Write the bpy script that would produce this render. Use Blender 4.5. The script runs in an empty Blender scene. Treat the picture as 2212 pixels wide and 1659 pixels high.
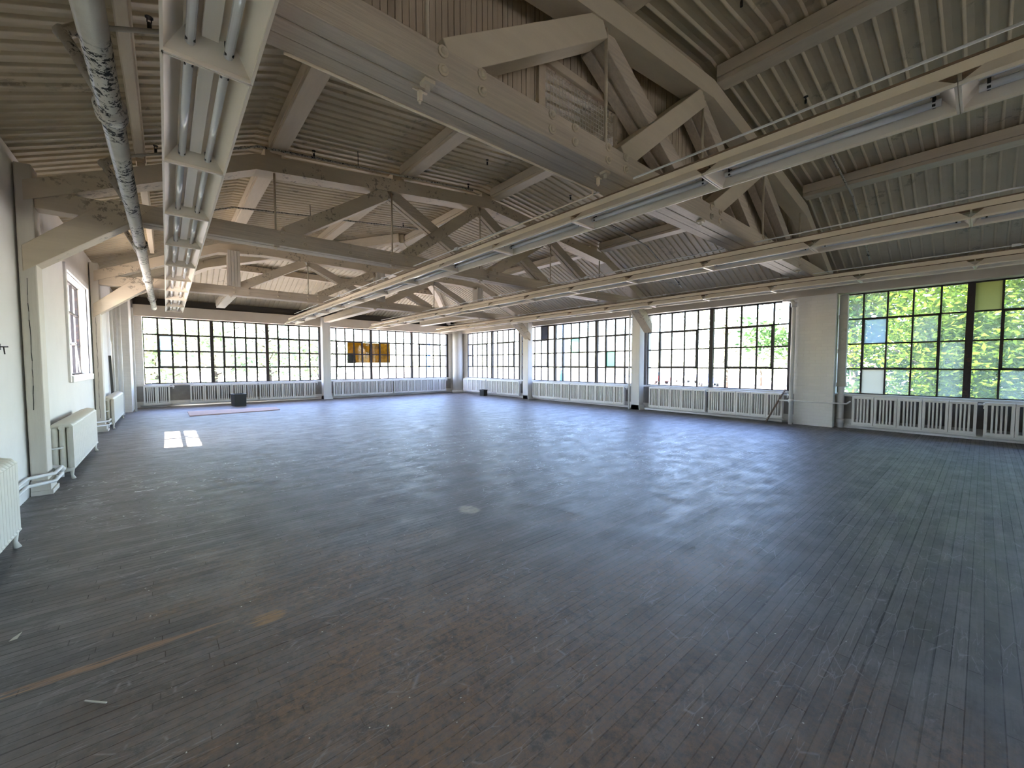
import bpy, math, random
from mathutils import Vector, Matrix, noise as mnoise
random.seed(7)
C = bpy.context.scene.collection
S = bpy.context.scene
PI = math.pi
# ------------------------------------------------------------------ camera
H = 1.45
cam_d = bpy.data.cameras.new('camera'); cam = bpy.data.objects.new('camera', cam_d); C.objects.link(cam)
S.camera = cam
cam_d.sensor_width = 36; cam_d.lens = 36*871.2/2212; cam_d.clip_start = .05; cam_d.clip_end = 400
yaw, pitch = 0.7076, -0.0476
fwd = Vector((math.sin(yaw)*math.cos(pitch), math.cos(yaw)*math.cos(pitch), math.sin(pitch)))
right = Vector((math.cos(yaw), -math.sin(yaw), 0)); up = right.cross(fwd)
cam.matrix_world = Matrix(((right.x, up.x, -fwd.x, 0), (right.y, up.y, -fwd.y, 0), (right.z, up.z, -fwd.z, H), (0, 0, 0, 1)))
# ------------------------------------------------------------------ world, sun, exposure
W = bpy.data.worlds.new('world'); S.world = W; W.use_nodes = True
wn = W.node_tree.nodes; wl = W.node_tree.links
bg = wn['Background']
sky = wn.new('ShaderNodeTexSky'); sky.sky_type = 'NISHITA'; sky.sun_disc = False
sky.sun_elevation = math.radians(48); sky.sun_rotation = math.radians(-70); sky.air_density = 1.0; sky.dust_density = .7; sky.ozone_density = 2.2
hs = wn.new('ShaderNodeHueSaturation'); hs.inputs['Saturation'].default_value = 1.05; hs.inputs['Hue'].default_value = .513; wl.new(sky.outputs[0], hs.inputs['Color'])
wl.new(hs.outputs[0], bg.inputs[0]); bg.inputs[1].default_value = 0.85
sd = bpy.data.lights.new('sun', 'SUN'); sun = bpy.data.objects.new('sun', sd); C.objects.link(sun)
sd.energy = 16; sd.angle = math.radians(.6); sd.color = (1, .93, .82)
sun.rotation_euler = Vector((.85, -.29, -1)).to_track_quat('-Z', 'Y').to_euler()
S.view_settings.view_transform = 'Standard'; S.view_settings.look = 'None'
S.view_settings.exposure = 2.62; S.view_settings.gamma = 1
try: S.view_settings.use_curve_mapping = False
except Exception: pass
cy = S.cycles
cy.max_bounces = 12; cy.diffuse_bounces = 9; cy.glossy_bounces = 3; cy.transmission_bounces = 4; cy.transparent_max_bounces = 10
cy.caustics_reflective = False; cy.caustics_refractive = False; cy.sample_clamp_indirect = 8
cy.use_denoising = True

# ------------------------------------------------------------------ materials
M = {}
def lin(c): return tuple(((v/255)/12.92 if v/255 <= .04045 else ((v/255+.055)/1.055)**2.4) for v in c)
def mat(name, col, rough=.6, metal=0, spec=.5, bump=0, bscale=30, var=0, vscale=2, stretch=None, chips=0, chipcol=(.03, .025, .02), chipscale=14, stain=0, staincol=(.25, .19, .12)):
    m = bpy.data.materials.new(name); m.use_nodes = True; M[name] = m
    N = m.node_tree.nodes; L = m.node_tree.links; b = N['Principled BSDF']
    b.inputs['Roughness'].default_value = rough; b.inputs['Metallic'].default_value = metal
    b.inputs['Specular IOR Level'].default_value = spec
    tc = N.new('ShaderNodeTexCoord'); vec = tc.outputs['Object']
    if stretch:
        mp = N.new('ShaderNodeMapping'); mp.inputs['Scale'].default_value = stretch; L.new(vec, mp.inputs[0]); svec = mp.outputs[0]
    else: svec = vec
    cur = None
    rgb = N.new('ShaderNodeRGB'); rgb.outputs[0].default_value = (*col, 1); cur = rgb.outputs[0]
    def nz(scale, detail=4, v=None, rough=.6):
        n = N.new('ShaderNodeTexNoise'); n.inputs['Scale'].default_value = scale; n.inputs['Detail'].default_value = detail; n.inputs['Roughness'].default_value = rough
        L.new(v or svec, n.inputs['Vector']); return n.outputs[0]
    def ramp(src, a, c):
        r = N.new('ShaderNodeValToRGB'); r.color_ramp.elements[0].position = a; r.color_ramp.elements[1].position = c; L.new(src, r.inputs[0]); return r.outputs[0]
    def mix(fac, a, c, amt=1, mode='MIX'):
        x = N.new('ShaderNodeMix'); x.data_type = 'RGBA'; x.blend_type = mode
        if amt != 1:
            mm = N.new('ShaderNodeMath'); mm.operation = 'MULTIPLY'; mm.inputs[1].default_value = amt; L.new(fac, mm.inputs[0]); fac = mm.outputs[0]
        L.new(fac, x.inputs[0]); L.new(a, x.inputs[6])
        if isinstance(c, tuple): x.inputs[7].default_value = (*c, 1)
        else: L.new(c, x.inputs[7])
        return x.outputs[2]
    if var: cur = mix(ramp(nz(vscale), .3, .75), cur, tuple(v*(1-var) for v in col))
    if stain: cur = mix(ramp(nz(1.3, 6, vec), .52, .72), cur, staincol, stain)
    if chips:
        k = ramp(nz(chipscale, 6, vec, .7), .525 if chips == 1 else .545, .55 if chips == 1 else .57); k2 = ramp(nz(1.7, 2, vec), .43 if chips == 1 else .54, .50 if chips == 1 else .60)
        mm = N.new('ShaderNodeMath'); mm.operation = 'MULTIPLY'; L.new(k, mm.inputs[0]); L.new(k2, mm.inputs[1])
        cur = mix(mm.outputs[0], cur, chipcol, chips)
    L.new(cur, b.inputs['Base Color'])
    if bump:
        bp = N.new('ShaderNodeBump'); bp.inputs['Strength'].default_value = bump; bp.inputs['Distance'].default_value = .01
        L.new(nz(bscale), bp.inputs['Height']); L.new(bp.outputs[0], b.inputs['Normal'])
    return m
mat('timber_paint', (.60, .515, .39), .55, bump=.25, bscale=9, var=.12, vscale=3, stretch=(.5, 4, 4), chips=.7, chipcol=(.17, .14, .11), chipscale=15)
mat('timber_clean', (.62, .545, .41), .5, bump=.2, bscale=9, var=.1, vscale=3, stretch=(.5, 4, 4))
mat('apron_paint_shaded', (.36, .345, .32), .7, var=.25, vscale=4, stain=.3, staincol=(.15, .13, .11))
mat('timber_grain', (.60, .52, .41), .55, bump=.5, bscale=8, var=.25, vscale=5, stretch=(.35, 9, 9))
mat('purlin_paint', (.62, .54, .42), .55, bump=.2, bscale=9, var=.12, vscale=3, stretch=(4, .5, 4))
mat('deck_paint', (.54, .465, .325), .5, bump=.15, bscale=6, var=.2, vscale=2, chips=.5, chipcol=(.2, .17, .12), chipscale=8)
mat('board_paint', (.50, .42, .31), .6, bump=.2, bscale=10, var=.15, stretch=(4, 4, .5))
mat('plaster', (.75, .74, .725), .75, bump=.12, bscale=5, var=.06, vscale=2, stain=.12, staincol=(.5, .47, .4))
mat('post_paint', (.62, .58, .51), .6, bump=.25, bscale=8, var=.12, stretch=(4, 4, .4))
mat('post_paint_white', (.74, .74, .73), .55, bump=.2, bscale=8, var=.1, stretch=(4, 4, .4))
mat('header_paint', (.64, .575, .48), .6, bump=.2, bscale=6, var=.12, vscale=2)
mat('radiator_paint', (.80, .79, .76), .42, var=.08, vscale=6)
mat('radiator_cream', (.70, .68, .60), .42, var=.1, vscale=6)
mat('pipe_paint', (.76, .755, .74), .45, var=.12, vscale=6)
mat('flaking_pipe', (.60, .57, .50), .5, var=.2, vscale=5, chips=1, chipcol=(.010, .010, .010), chipscale=26, bump=.4, bscale=20)
mat('flaked_branch', (.42, .39, .33), .5, var=.2, vscale=8, chips=1, chipcol=(.012, .012, .012), chipscale=40)
mat('fixture_enamel', (.83, .745, .62), .35, var=.06, vscale=2)
mat('fixture_channel', (.66, .59, .47), .45, var=.12, vscale=2)
mat('strut_paint', (.86, .75, .58), .4, var=.1, vscale=3)
mat('tube_glass', (.82, .83, .84), .12, spec=.8)
mat('rust_brown', (.20, .13, .075), .6, var=.3, vscale=5)
mat('brass', (.55, .5, .4), .4, metal=.6)
mat('dark_iron', (.02, .018, .016), .6)
mat('steel_sash', (.028, .022, .022), .6, var=.5, vscale=12, chips=.6, chipcol=(.13, .05, .025), chipscale=30)
mat('black_plastic', (.012, .012, .012), .4)
mat('pink_plywood', lin((196, 168, 158)), .7, var=.12, vscale=4)
mat('old_wood', (.17, .11, .085), .7, var=.4, vscale=8, stretch=(6, 6, .6))
mat('paper_scrap', (.7, .68, .6), .8)
mat('wire_mesh', (.55, .5, .4), .5)
mat('concrete_sill', (.66, .64, .60), .7, var=.15, vscale=5, stain=.25, staincol=(.3, .26, .2))
mat('box_paint', (.50, .49, .43), .6, var=.2, vscale=6, chips=.5, chipcol=(.3, .27, .2), chipscale=14)
mat('gap_shade', (.045, .04, .035), .9)
mat('bark', (.10, .075, .055), .9, var=.4, vscale=10, bump=.6)
mat('lot_asphalt', (.48, .42, .345), .9, var=.15, vscale=.4)
mat('lawn', (.085, .085, .05), .9, var=.4, vscale=1.5)
mat('roof_outer', (.2, .2, .2), .8)
mat('facade', (.7, .62, .55), .8, var=.1)
mat('post_blue', (.20, .42, .75), .5)
mat('tyre', (.02, .02, .02), .8)
mat('car_glass', (.05, .07, .09), .1)
for n_, c_ in (('blue', (.08, .22, .65)), ('red', (.62, .06, .06)), ('grey', (.3, .32, .36)), ('navy', (.07, .12, .4)), ('silver', (.55, .56, .58))): mat('car_'+n_, c_, .25)

def leafmat(name, c, trans=.45):
    m = bpy.data.materials.new(name); m.use_nodes = True; M[name] = m
    N = m.node_tree.nodes; L = m.node_tree.links; N.remove(N['Principled BSDF'])
    out = N['Material Output']; d = N.new('ShaderNodeBsdfDiffuse'); t = N.new('ShaderNodeBsdfTranslucent'); mx = N.new('ShaderNodeMixShader')
    g = N.new('ShaderNodeNewGeometry'); r = N.new('ShaderNodeValToRGB')
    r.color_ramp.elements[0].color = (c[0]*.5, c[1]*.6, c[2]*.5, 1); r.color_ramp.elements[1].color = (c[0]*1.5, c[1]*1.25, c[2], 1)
    L.new(g.outputs['Random Per Island'], r.inputs[0])
    for s_ in (d, t): L.new(r.outputs[0], s_.inputs[0])
    mx.inputs[0].default_value = trans; L.new(d.outputs[0], mx.inputs[1]); L.new(t.outputs[0], mx.inputs[2]); L.new(mx.outputs[0], out.inputs[0])
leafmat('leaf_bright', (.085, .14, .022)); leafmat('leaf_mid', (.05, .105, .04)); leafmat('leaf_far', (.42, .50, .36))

def glass(name, tint=(1, 1, 1), translucent=0, tcol=(.8, .8, .8), gloss=.06, tex=False):
    m = bpy.data.materials.new(name); m.use_nodes = True; M[name] = m
    N = m.node_tree.nodes; L = m.node_tree.links; N.remove(N['Principled BSDF']); out = N['Material Output']
    t = N.new('ShaderNodeBsdfTransparent'); t.inputs[0].default_value = (*tint, 1)
    cur = t.outputs[0]
    if translucent:
        tr = N.new('ShaderNodeBsdfTranslucent'); tr.inputs[0].default_value = (*tcol, 1)
        df = N.new('ShaderNodeBsdfDiffuse'); df.inputs[0].default_value = (*(v*.6 for v in tcol), 1)
        if tex:
            tc = N.new('ShaderNodeTexCoord'); n = N.new('ShaderNodeTexNoise'); n.inputs['Scale'].default_value = 5; n.inputs['Detail'].default_value = 5; L.new(tc.outputs['Object'], n.inputs[0])
            r = N.new('ShaderNodeValToRGB'); r.color_ramp.elements[0].position = .35; r.color_ramp.elements[1].position = .65
            r.color_ramp.elements[0].color = (*(v*.45 for v in tcol), 1); r.color_ramp.elements[1].color = (*tcol, 1); L.new(n.outputs[0], r.inputs[0]); L.new(r.outputs[0], tr.inputs[0])
        a = N.new('ShaderNodeMixShader'); a.inputs[0].default_value = .25; L.new(tr.outputs[0], a.inputs[1]); L.new(df.outputs[0], a.inputs[2])
        x = N.new('ShaderNodeMixShader'); x.inputs[0].default_value = translucent; L.new(cur, x.inputs[1]); L.new(a.outputs[0], x.inputs[2]); cur = x.outputs[0]
    g = N.new('ShaderNodeBsdfGlossy'); g.inputs[1].default_value = .03
    fr = N.new('ShaderNodeFresnel'); fr.inputs[0].default_value = 1.45
    x = N.new('ShaderNodeMixShader'); L.new(fr.outputs[0], x.inputs[0]); L.new(cur, x.inputs[1]); L.new(g.outputs[0], x.inputs[2]); L.new(x.outputs[0], out.inputs[0])
glass('glass_clear', (.975, .955, .955))
glass('glass_haze', (.9, .96, .92), .22, (.30, .36, .30))
glass('glass_frost', (.9, .95, .93), .45, (.25, .30, .27))
glass('glass_blue', (.7, .85, .95), .85, (.17, .235, .31))
glass('glass_beige', (1, 1, 1), 1, (.25, .235, .175))
glass('glass_yellow', (1, 1, 1), 1, (.105, .11, .038))
glass('glass_teal', (.06, .20, .15), .5, (.04, .14, .11))
glass('glass_dark', (0, 0, 0), 1, (.01, .01, .012))
glass('glass_cream', (1, 1, 1), 1, (.6, .5, .38))
glass('sheet_yellow', (1, 1, 1), 1, (.42, .27, .02), tex=True)
glass('sheet_green', (1, 1, 1), 1, (.05, .10, .06))

def brickmat(name, col, mortar, sx):
    m = bpy.data.materials.new(name); m.use_nodes = True; M[name] = m
    N = m.node_tree.nodes; L = m.node_tree.links; b = N['Principled BSDF']; b.inputs['Roughness'].default_value = .6
    tc = N.new('ShaderNodeTexCoord'); sp = N.new('ShaderNodeSeparateXYZ'); L.new(tc.outputs['Object'], sp.inputs[0])
    ad = N.new('ShaderNodeMath'); L.new(sp.outputs[0], ad.inputs[0]); L.new(sp.outputs[1], ad.inputs[1])
    cb = N.new('ShaderNodeCombineXYZ'); L.new(ad.outputs[0], cb.inputs[0]); L.new(sp.outputs[2], cb.inputs[1])
    br = N.new('ShaderNodeTexBrick'); L.new(cb.outputs[0], br.inputs[0])
    br.inputs['Scale'].default_value = 1; br.inputs['Brick Width'].default_value = .23; br.inputs['Row Height'].default_value = .078; br.inputs['Mortar Size'].default_value = .006
    br.inputs['Color1'].default_value = (*col, 1); br.inputs['Color2'].default_value = (*(v*.95 for v in col), 1); br.inputs['Mortar'].default_value = (*mortar, 1)
    L.new(br.outputs[0], b.inputs['Base Color'])
    bp = N.new('ShaderNodeBump'); bp.inputs['Strength'].default_value = .5; bp.inputs['Distance'].default_value = .006; bp.invert = True
    L.new(br.outputs['Fac'], bp.inputs['Height']); L.new(bp.outputs[0], b.inputs['Normal'])
brickmat('white_brick', (.74, .72, .68), (.69, .67, .63), 1)

# floor: narrow painted maple strips running along X, worn and scratched
def floormat():
    m = bpy.data.materials.new('floor_boards'); m.use_nodes = True; M['floor_boards'] = m
    N = m.node_tree.nodes; L = m.node_tree.links; b = N['Principled BSDF']
    tc = N.new('ShaderNodeTexCoord'); V = tc.outputs['Object']
    def mapn(sc, loc=(0, 0, 0)):
        p = N.new('ShaderNodeMapping'); p.inputs['Scale'].default_value = sc; p.inputs['Location'].default_value = loc; L.new(V, p.inputs[0]); return p.outputs[0]
    def nz(vec, scale, det=4, r=.6, dist=0):
        n = N.new('ShaderNodeTexNoise'); n.inputs['Scale'].default_value = scale; n.inputs['Detail'].default_value = det; n.inputs['Roughness'].default_value = r; n.inputs['Distortion'].default_value = dist
        L.new(vec, n.inputs['Vector']); return n.outputs[0]
    def ramp(s, a, c, inv=False):
        r = N.new('ShaderNodeMapRange'); r.inputs[1].default_value = a; r.inputs[2].default_value = c; r.clamp = True
        if inv: r.inputs[3].default_value = 1; r.inputs[4].default_value = 0
        L.new(s, r.inputs[0]); return r.outputs[0]
    def mul(a, c, op='MULTIPLY'):
        x = N.new('ShaderNodeMath'); x.operation = op; L.new(a, x.inputs[0])
        if isinstance(c, (int, float)): x.inputs[1].default_value = c
        else: L.new(c, x.inputs[1])
        return x.outputs[0]
    def mix(f, a, c, mode='MIX'):
        x = N.new('ShaderNodeMix'); x.data_type = 'RGBA'; x.blend_type = mode
        if isinstance(f, (int, float)): x.inputs[0].default_value = f
        else: L.new(f, x.inputs[0])
        for i, q in ((6, a), (7, c)):
            if isinstance(q, tuple): x.inputs[i].default_value = (*q, 1)
            else: L.new(q, x.inputs[i])
        return x.outputs[2]
    sx = N.new('ShaderNodeSeparateXYZ'); L.new(V, sx.inputs[0])
    row = mul(mul(sx.outputs[1], 1/.054), 0, 'ADD'); fr_ = N.new('ShaderNodeMath'); fr_.operation = 'FLOOR'; L.new(row, fr_.inputs[0])
    wn_ = N.new('ShaderNodeTexWhiteNoise'); wn_.noise_dimensions = '1D'; L.new(fr_.outputs[0], wn_.inputs['W'])
    cb = N.new('ShaderNodeCombineXYZ'); L.new(mul(sx.outputs[0], mul(wn_.outputs['Value'], 7.3), 'ADD'), cb.inputs[0]); L.new(sx.outputs[1], cb.inputs[1])
    br = N.new('ShaderNodeTexBrick'); L.new(cb.outputs[0], br.inputs[0])
    br.inputs['Scale'].default_value = 1; br.inputs['Brick Width'].default_value = 1.35; br.inputs['Row Height'].default_value = .054
    br.inputs['Mortar Size'].default_value = .0024; br.inputs['Mortar Smooth'].default_value = .1; br.offset = 0; br.offset_frequency = 2; br.squash = 1
    br.inputs['Color1'].default_value = (.182, .166, .160, 1); br.inputs['Color2'].default_value = (.118, .108, .105, 1); br.inputs['Mortar'].default_value = (.014, .012, .011, 1)
    col = br.outputs[0]
    # single boards darker or paler, grain along the board, a few open joints
    wn2 = N.new('ShaderNodeTexWhiteNoise'); wn2.noise_dimensions = '1D'; L.new(mul(fr_.outputs[0], 1.73), wn2.inputs['W'])
    col = mix(mul(ramp(wn2.outputs['Value'], .6, 1.), .35), col, (.07, .066, .064))
    col = mix(mul(ramp(nz(mapn((.7, 22, 1)), 3.2, 5, .7), .46, .66), .5), col, (.075, .070, .067))
    fc = N.new('ShaderNodeMath'); fc.operation = 'FRACT'; L.new(row, fc.inputs[0])
    gapw = mul(ramp(fc.outputs[0], .10, .16, True), ramp(wn_.outputs['Value'], .86, .9))
    gapw = mul(gapw, ramp(nz(mapn((.35, 18, 1), (5, 0, 0)), 1.5, 2, .5), .42, .5))
    col = mix(gapw, col, (.012, .011, .010))
    # broad wear in the paint: brown where the gray has worn through
    brown = ramp(nz(mapn((.55, .8, 1), (3.1, 1.7, 0)), 1.0, 5, .65), .50, .66)
    near = N.new('ShaderNodeVectorMath'); near.operation = 'DISTANCE'; L.new(V, near.inputs[0]); near.inputs[1].default_value = (.9, 1.2, 0)
    nearf = ramp(near.outputs['Value'], .3, 3.4, True)
    fine = nz(mapn((1, 1, 1)), 26, 6, .75)
    brownf = mul(ramp(mul(mul(brown, .45), nearf, 'ADD'), .42, 1.05), ramp(fine, .32, .62))
    col = mix(mul(brownf, .9), col, (.33, .205, .12))
    grey = ramp(nz(mapn((1, 1.4, 1), (9, 2, 0)), 2.2, 6, .7), .45, .7)
    col = mix(mul(grey, .35), col, (.34, .325, .315))
    dk = ramp(nz(mapn((1, 1, 1), (4, 7, 0)), 6, 7, .85), .53, .62)
    col = mix(mul(dk, .6), col, (.09, .083, .08))
    # bare orange wood where boards were scuffed
    def patch(cx, cyy, sx, sy, c, f):
        nonlocal col
        mp = N.new('ShaderNodeMapping'); mp.vector_type = 'POINT'; mp.inputs['Location'].default_value = (-cx/sx, -cyy/sy, 0); mp.inputs['Scale'].default_value = (1/sx, 1/sy, 0); L.new(V, mp.inputs[0])
        ln = N.new('ShaderNodeVectorMath'); ln.operation = 'LENGTH'; L.new(mp.outputs[0], ln.inputs[0])
        e = mul(ramp(mul(ln.outputs['Value'], mul(nz(mapn((2, 16, 1)), 3, 5, .7), 1.3), 'ADD'), 1.2, 1.5, True), ramp(nz(mapn((1.5, 30, 1)), 3, 3, .6), .36, .5))
        col = mix(mul(e, f), col, c)
    patch(.40, 2.62, .12, .085, (.50, .29, .12), .7)
    patch(-.35, 2.74, .75, .04, (.46, .27, .14), .6)
    patch(2.26, 3.30, .13, .17, (.55, .5, .36), .8)
    # crossing scratches and scuffs, their specular glint painted in as white
    scr = None
    for k, (ang, sc) in enumerate(((.3, 3.1), (1.3, 3.7), (2.3, 3.4), (-.5, 4.3))):
        mp = N.new('ShaderNodeMapping'); mp.inputs['Rotation'].default_value = (0, 0, ang); mp.inputs['Scale'].default_value = (sc*.8, sc*4.6, 1); mp.inputs['Location'].default_value = (k*7.7, k*3.3, 0); L.new(V, mp.inputs[0])
        vo = N.new('ShaderNodeTexVoronoi'); vo.feature = 'DISTANCE_TO_EDGE'; L.new(mp.outputs[0], vo.inputs['Vector']); vo.inputs['Scale'].default_value = 1
        t = mul(ramp(vo.outputs['Distance'], .0, .022, True), ramp(nz(mapn((1, 1, 1), (k*5., k*2., 0)), 1.9, 5, .75), .54, .60))
        scr = t if scr is None else mul(scr, t, 'MAXIMUM')
    fa = N.new('ShaderNodeVectorMath'); fa.operation = 'DISTANCE'; L.new(V, fa.inputs[0]); fa.inputs[1].default_value = (5.4, 5.6, 0)
    fb = N.new('ShaderNodeVectorMath'); fb.operation = 'DISTANCE'; L.new(V, fb.inputs[0]); fb.inputs[1].default_value = (.3, 6.4, 0)
    zone = mul(mul(ramp(fa.outputs['Value'], 2., 4.2, True), ramp(fb.outputs['Value'], .6, 1.9, True), 'MAXIMUM'), .14, 'MAXIMUM')
    scr = mul(scr, zone)
    col = mix(mul(scr, 1.0), col, (1.0, 1.0, 1.0))
    spk = ramp(nz(mapn((1, 1, 1), (2, 2, 0)), 60, 2, .5), .76, .79)
    col = mix(mul(spk, .5), col, (.5, .5, .48))
    L.new(col, b.inputs['Base Color'])
    rr = N.new('ShaderNodeMapRange'); rr.inputs[1].default_value = .3; rr.inputs[2].default_value = .7; rr.inputs[3].default_value = .40; rr.inputs[4].default_value = .62
    L.new(nz(mapn((1, 1.5, 1), (1, 5, 0)), 3, 6, .7), rr.inputs[0]); L.new(rr.outputs[0], b.inputs['Roughness'])
    b.inputs['Specular IOR Level'].default_value = .42
    bp = N.new('ShaderNodeBump'); bp.inputs['Strength'].default_value = .35; bp.inputs['Distance'].default_value = .004; bp.invert = True
    L.new(br.outputs['Fac'], bp.inputs['Height'])
    bp2 = N.new('ShaderNodeBump'); bp2.inputs['Strength'].default_value = .18; bp2.inputs['Distance'].default_value = .01
    L.new(nz(mapn((.6, 9, 1)), 2.5, 4, .6), bp2.inputs['Height']); L.new(bp.outputs[0], bp2.inputs['Normal']); L.new(bp2.outputs[0], b.inputs['Normal'])
floormat()

# ------------------------------------------------------------------ mesh builder
class MB:
    def __init__(s): s.v = []; s.f = []; s.m = []; s.sm = []
    def add(s, vs, fs, mi=0, smooth=False):
        o = len(s.v); s.v += [tuple(v) for v in vs]; s.f += [tuple(i+o for i in f) for f in fs]; s.m += [mi]*len(fs); s.sm += [smooth]*len(fs); return s
    def box(s, x0, x1, y0, y1, z0, z1, mi=0):
        vs = [(x, y, z) for x in (x0, x1) for y in (y0, y1) for z in (z0, z1)]
        return s.add(vs, [(0, 1, 3, 2), (4, 6, 7, 5), (0, 4, 5, 1), (2, 3, 7, 6), (0, 2, 6, 4), (1, 5, 7, 3)], mi)
    def prism(s, poly, a0, a1, axis='y', mi=0):
        n = len(poly)
        def p(u, w, a): return (u, a, w) if axis == 'y' else ((a, u, w) if axis == 'x' else (u, w, a))
        vs = [p(u, w, a0) for u, w in poly]+[p(u, w, a1) for u, w in poly]
        fs = [tuple(range(n)), tuple(range(2*n-1, n-1, -1))]+[(i, i+n, (i+1) % n+n, (i+1) % n) for i in range(n)]
        return s.add(vs, fs, mi)
    def bar(s, a, b, w, h, mi=0, upv=(0, 0, 1)):
        a = Vector(a); b = Vector(b); d = (b-a).normalized(); u = Vector(upv); sd_ = d.cross(u)
        if sd_.length < 1e-4: sd_ = d.cross(Vector((1, 0, 0)))
        sd_.normalize(); u2 = sd_.cross(d)
        vs = [q+sd_*x*w/2+u2*z*h/2 for q in (a, b) for x, z in ((-1, -1), (1, -1), (1, 1), (-1, 1))]
        return s.add(vs, [(0, 3, 2, 1), (4, 5, 6, 7), (0, 1, 5, 4), (1, 2, 6, 5), (2, 3, 7, 6), (3, 0, 4, 7)], mi)
    def tube(s, pts, r, seg=10, mi=0, caps=True):
        pts = [Vector(p) for p in pts]; n = len(pts); rs = r if isinstance(r, (list, tuple)) else [r]*n
        vs = []; ref = None
        for i, p in enumerate(pts):
            d = ((pts[i]-pts[i-1]).normalized() if i else Vector((0, 0, 0)))+((pts[i+1]-pts[i]).normalized() if i < n-1 else Vector((0, 0, 0)))
            if d.length < 1e-6: d = Vector((0, 0, 1))
            d.normalize()
            if ref is None:
                ref = d.cross(Vector((0, 0, 1)))
                if ref.length < .1: ref = d.cross(Vector((1, 0, 0)))
            ref = (ref-d*ref.dot(d)).normalized(); q = d.cross(ref)
            vs += [p+(ref*math.cos(2*PI*k/seg)+q*math.sin(2*PI*k/seg))*rs[i] for k in range(seg)]
        fs = [(i*seg+k, i*seg+(k+1) % seg, (i+1)*seg+(k+1) % seg, (i+1)*seg+k) for i in range(n-1) for k in range(seg)]
        s.add(vs, fs, mi, True)
        if caps:
            o = len(s.v)-len(vs); s.f += [tuple(o+k for k in range(seg-1, -1, -1)), tuple(o+(n-1)*seg+k for k in range(seg))]; s.m += [mi]*2; s.sm += [False]*2
        return s
    def ball(s, c, r, seg=8, rings=5, mi=0, sc=(1, 1, 1)):
        vs = [(c[0], c[1], c[2]-r*sc[2])]
        for i in range(1, rings):
            t = -PI/2+PI*i/rings
            vs += [(c[0]+r*sc[0]*math.cos(t)*math.cos(2*PI*k/seg), c[1]+r*sc[1]*math.cos(t)*math.sin(2*PI*k/seg), c[2]+r*sc[2]*math.sin(t)) for k in range(seg)]
        vs.append((c[0], c[1], c[2]+r*sc[2])); L_ = len(vs)-1
        fs = [(0, 1+(k+1) % seg, 1+k) for k in range(seg)]
        for i in range(rings-2): fs += [(1+i*seg+k, 1+i*seg+(k+1) % seg, 1+(i+1)*seg+(k+1) % seg, 1+(i+1)*seg+k) for k in range(seg)]
        o = 1+(rings-2)*seg; fs += [(o+k, o+(k+1) % seg, L_) for k in range(seg)]
        return s.add(vs, fs, mi, True)
    def build(s, name, mats, parent=None, bevel=0, loc=None):
        me = bpy.data.meshes.new(name); me.from_pydata(s.v, [], s.f)
        for m_ in (mats if isinstance(mats, (list, tuple)) else [mats]): me.materials.append(M[m_])
        me.polygons.foreach_set('material_index', s.m); me.polygons.foreach_set('use_smooth', s.sm); me.update()
        o = bpy.data.objects.new(name, me); C.objects.link(o)
        if parent: o.parent = parent
        if loc: o.location = loc
        if bevel:
            b = o.modifiers.new('bevel', 'BEVEL'); b.width = bevel; b.segments = 2; b.limit_method = 'ANGLE'; b.angle_limit = math.radians(40)
        return o
def tag(o, label, cat, group=None, kind=None):
    o['label'] = label; o['category'] = cat
    if group: o['group'] = group
    if kind: o['kind'] = kind
    return o
def struct(o): o['kind'] = 'structure'; return o
def empty(name, loc=(0, 0, 0), rz=0):
    o = bpy.data.objects.new(name, None); C.objects.link(o); o.location = loc; o.rotation_euler = (0, 0, rz); o.empty_display_size = .2; return o
KIDS = {}
def copy_tree(o, parent=None):
    c = o.copy(); C.objects.link(c)
    if parent: c.parent = parent
    for ch in [x for x in C.objects if x.parent == o]: copy_tree(ch, c)
    return c
ORD = ['first', 'second', 'third', 'fourth', 'fifth', 'sixth', 'seventh', 'eighth', 'ninth', 'tenth', 'eleventh', 'twelfth', 'thirteenth', 'fourteenth']

# ------------------------------------------------------------------ dimensions
XL, XR, YB, YF = -1.2, 12.0, 18.5, -9.4
ZH, ZS = 3.06, .79
PROF = [(-1.25, 3.72), (1.05, 4.68), (5.1, 5.12), (9.15, 4.68), (12.0, 3.50)]
APX = 11.0                                     # the hip end starts here
def zleft(x):
    pts = [(-2.4, 3.24), (-1.25, 3.72), (1.05, 4.68), (5.1, 5.12)]
    for a, b in zip(pts, pts[1:]):
        if x <= b[0] or b[0] == 5.1: return a[1]+(b[1]-a[1])*(x-a[0])/(b[0]-a[0])
def zright(x):
    pts = [(5.1, 5.12), (9.15, 4.68), (12.0, 3.50), (13, 3.09)]
    for a, b in zip(pts, pts[1:]):
        if x <= b[0] or b[0] == 13: return a[1]+(b[1]-a[1])*(x-a[0])/(b[0]-a[0])
def dhip(y): return 5.1-(y-APX)*6.35/7.5        # the X on the left slope whose height the hip end has at y
def xl_lim(y): return 5.1 if y <= APX else dhip(y)
def xr_lim(y):
    if y <= APX: return 5.1
    z = zleft(dhip(y)); lo, hi = 5.1, 13.
    for _ in range(30):
        m_ = (lo+hi)/2
        if zright(m_) > z: lo = m_
        else: hi = m_
    return lo
# ------------------------------------------------------------------ floor, walls
fl = MB(); fl.add([(XL-.3, YF, 0), (XR+.3, YF, 0), (XR+.3, YB+.3, 0), (XL-.3, YB+.3, 0), (XL-.3, YF, -.25), (XR+.3, YF, -.25), (XR+.3, YB+.3, -.25), (XL-.3, YB+.3, -.25)],
       [(0, 1, 2, 3), (7, 6, 5, 4), (0, 4, 5, 1), (1, 5, 6, 2), (2, 6, 7, 3), (3, 7, 4, 0)]); struct(fl.build('floor', 'floor_boards'))
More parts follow.
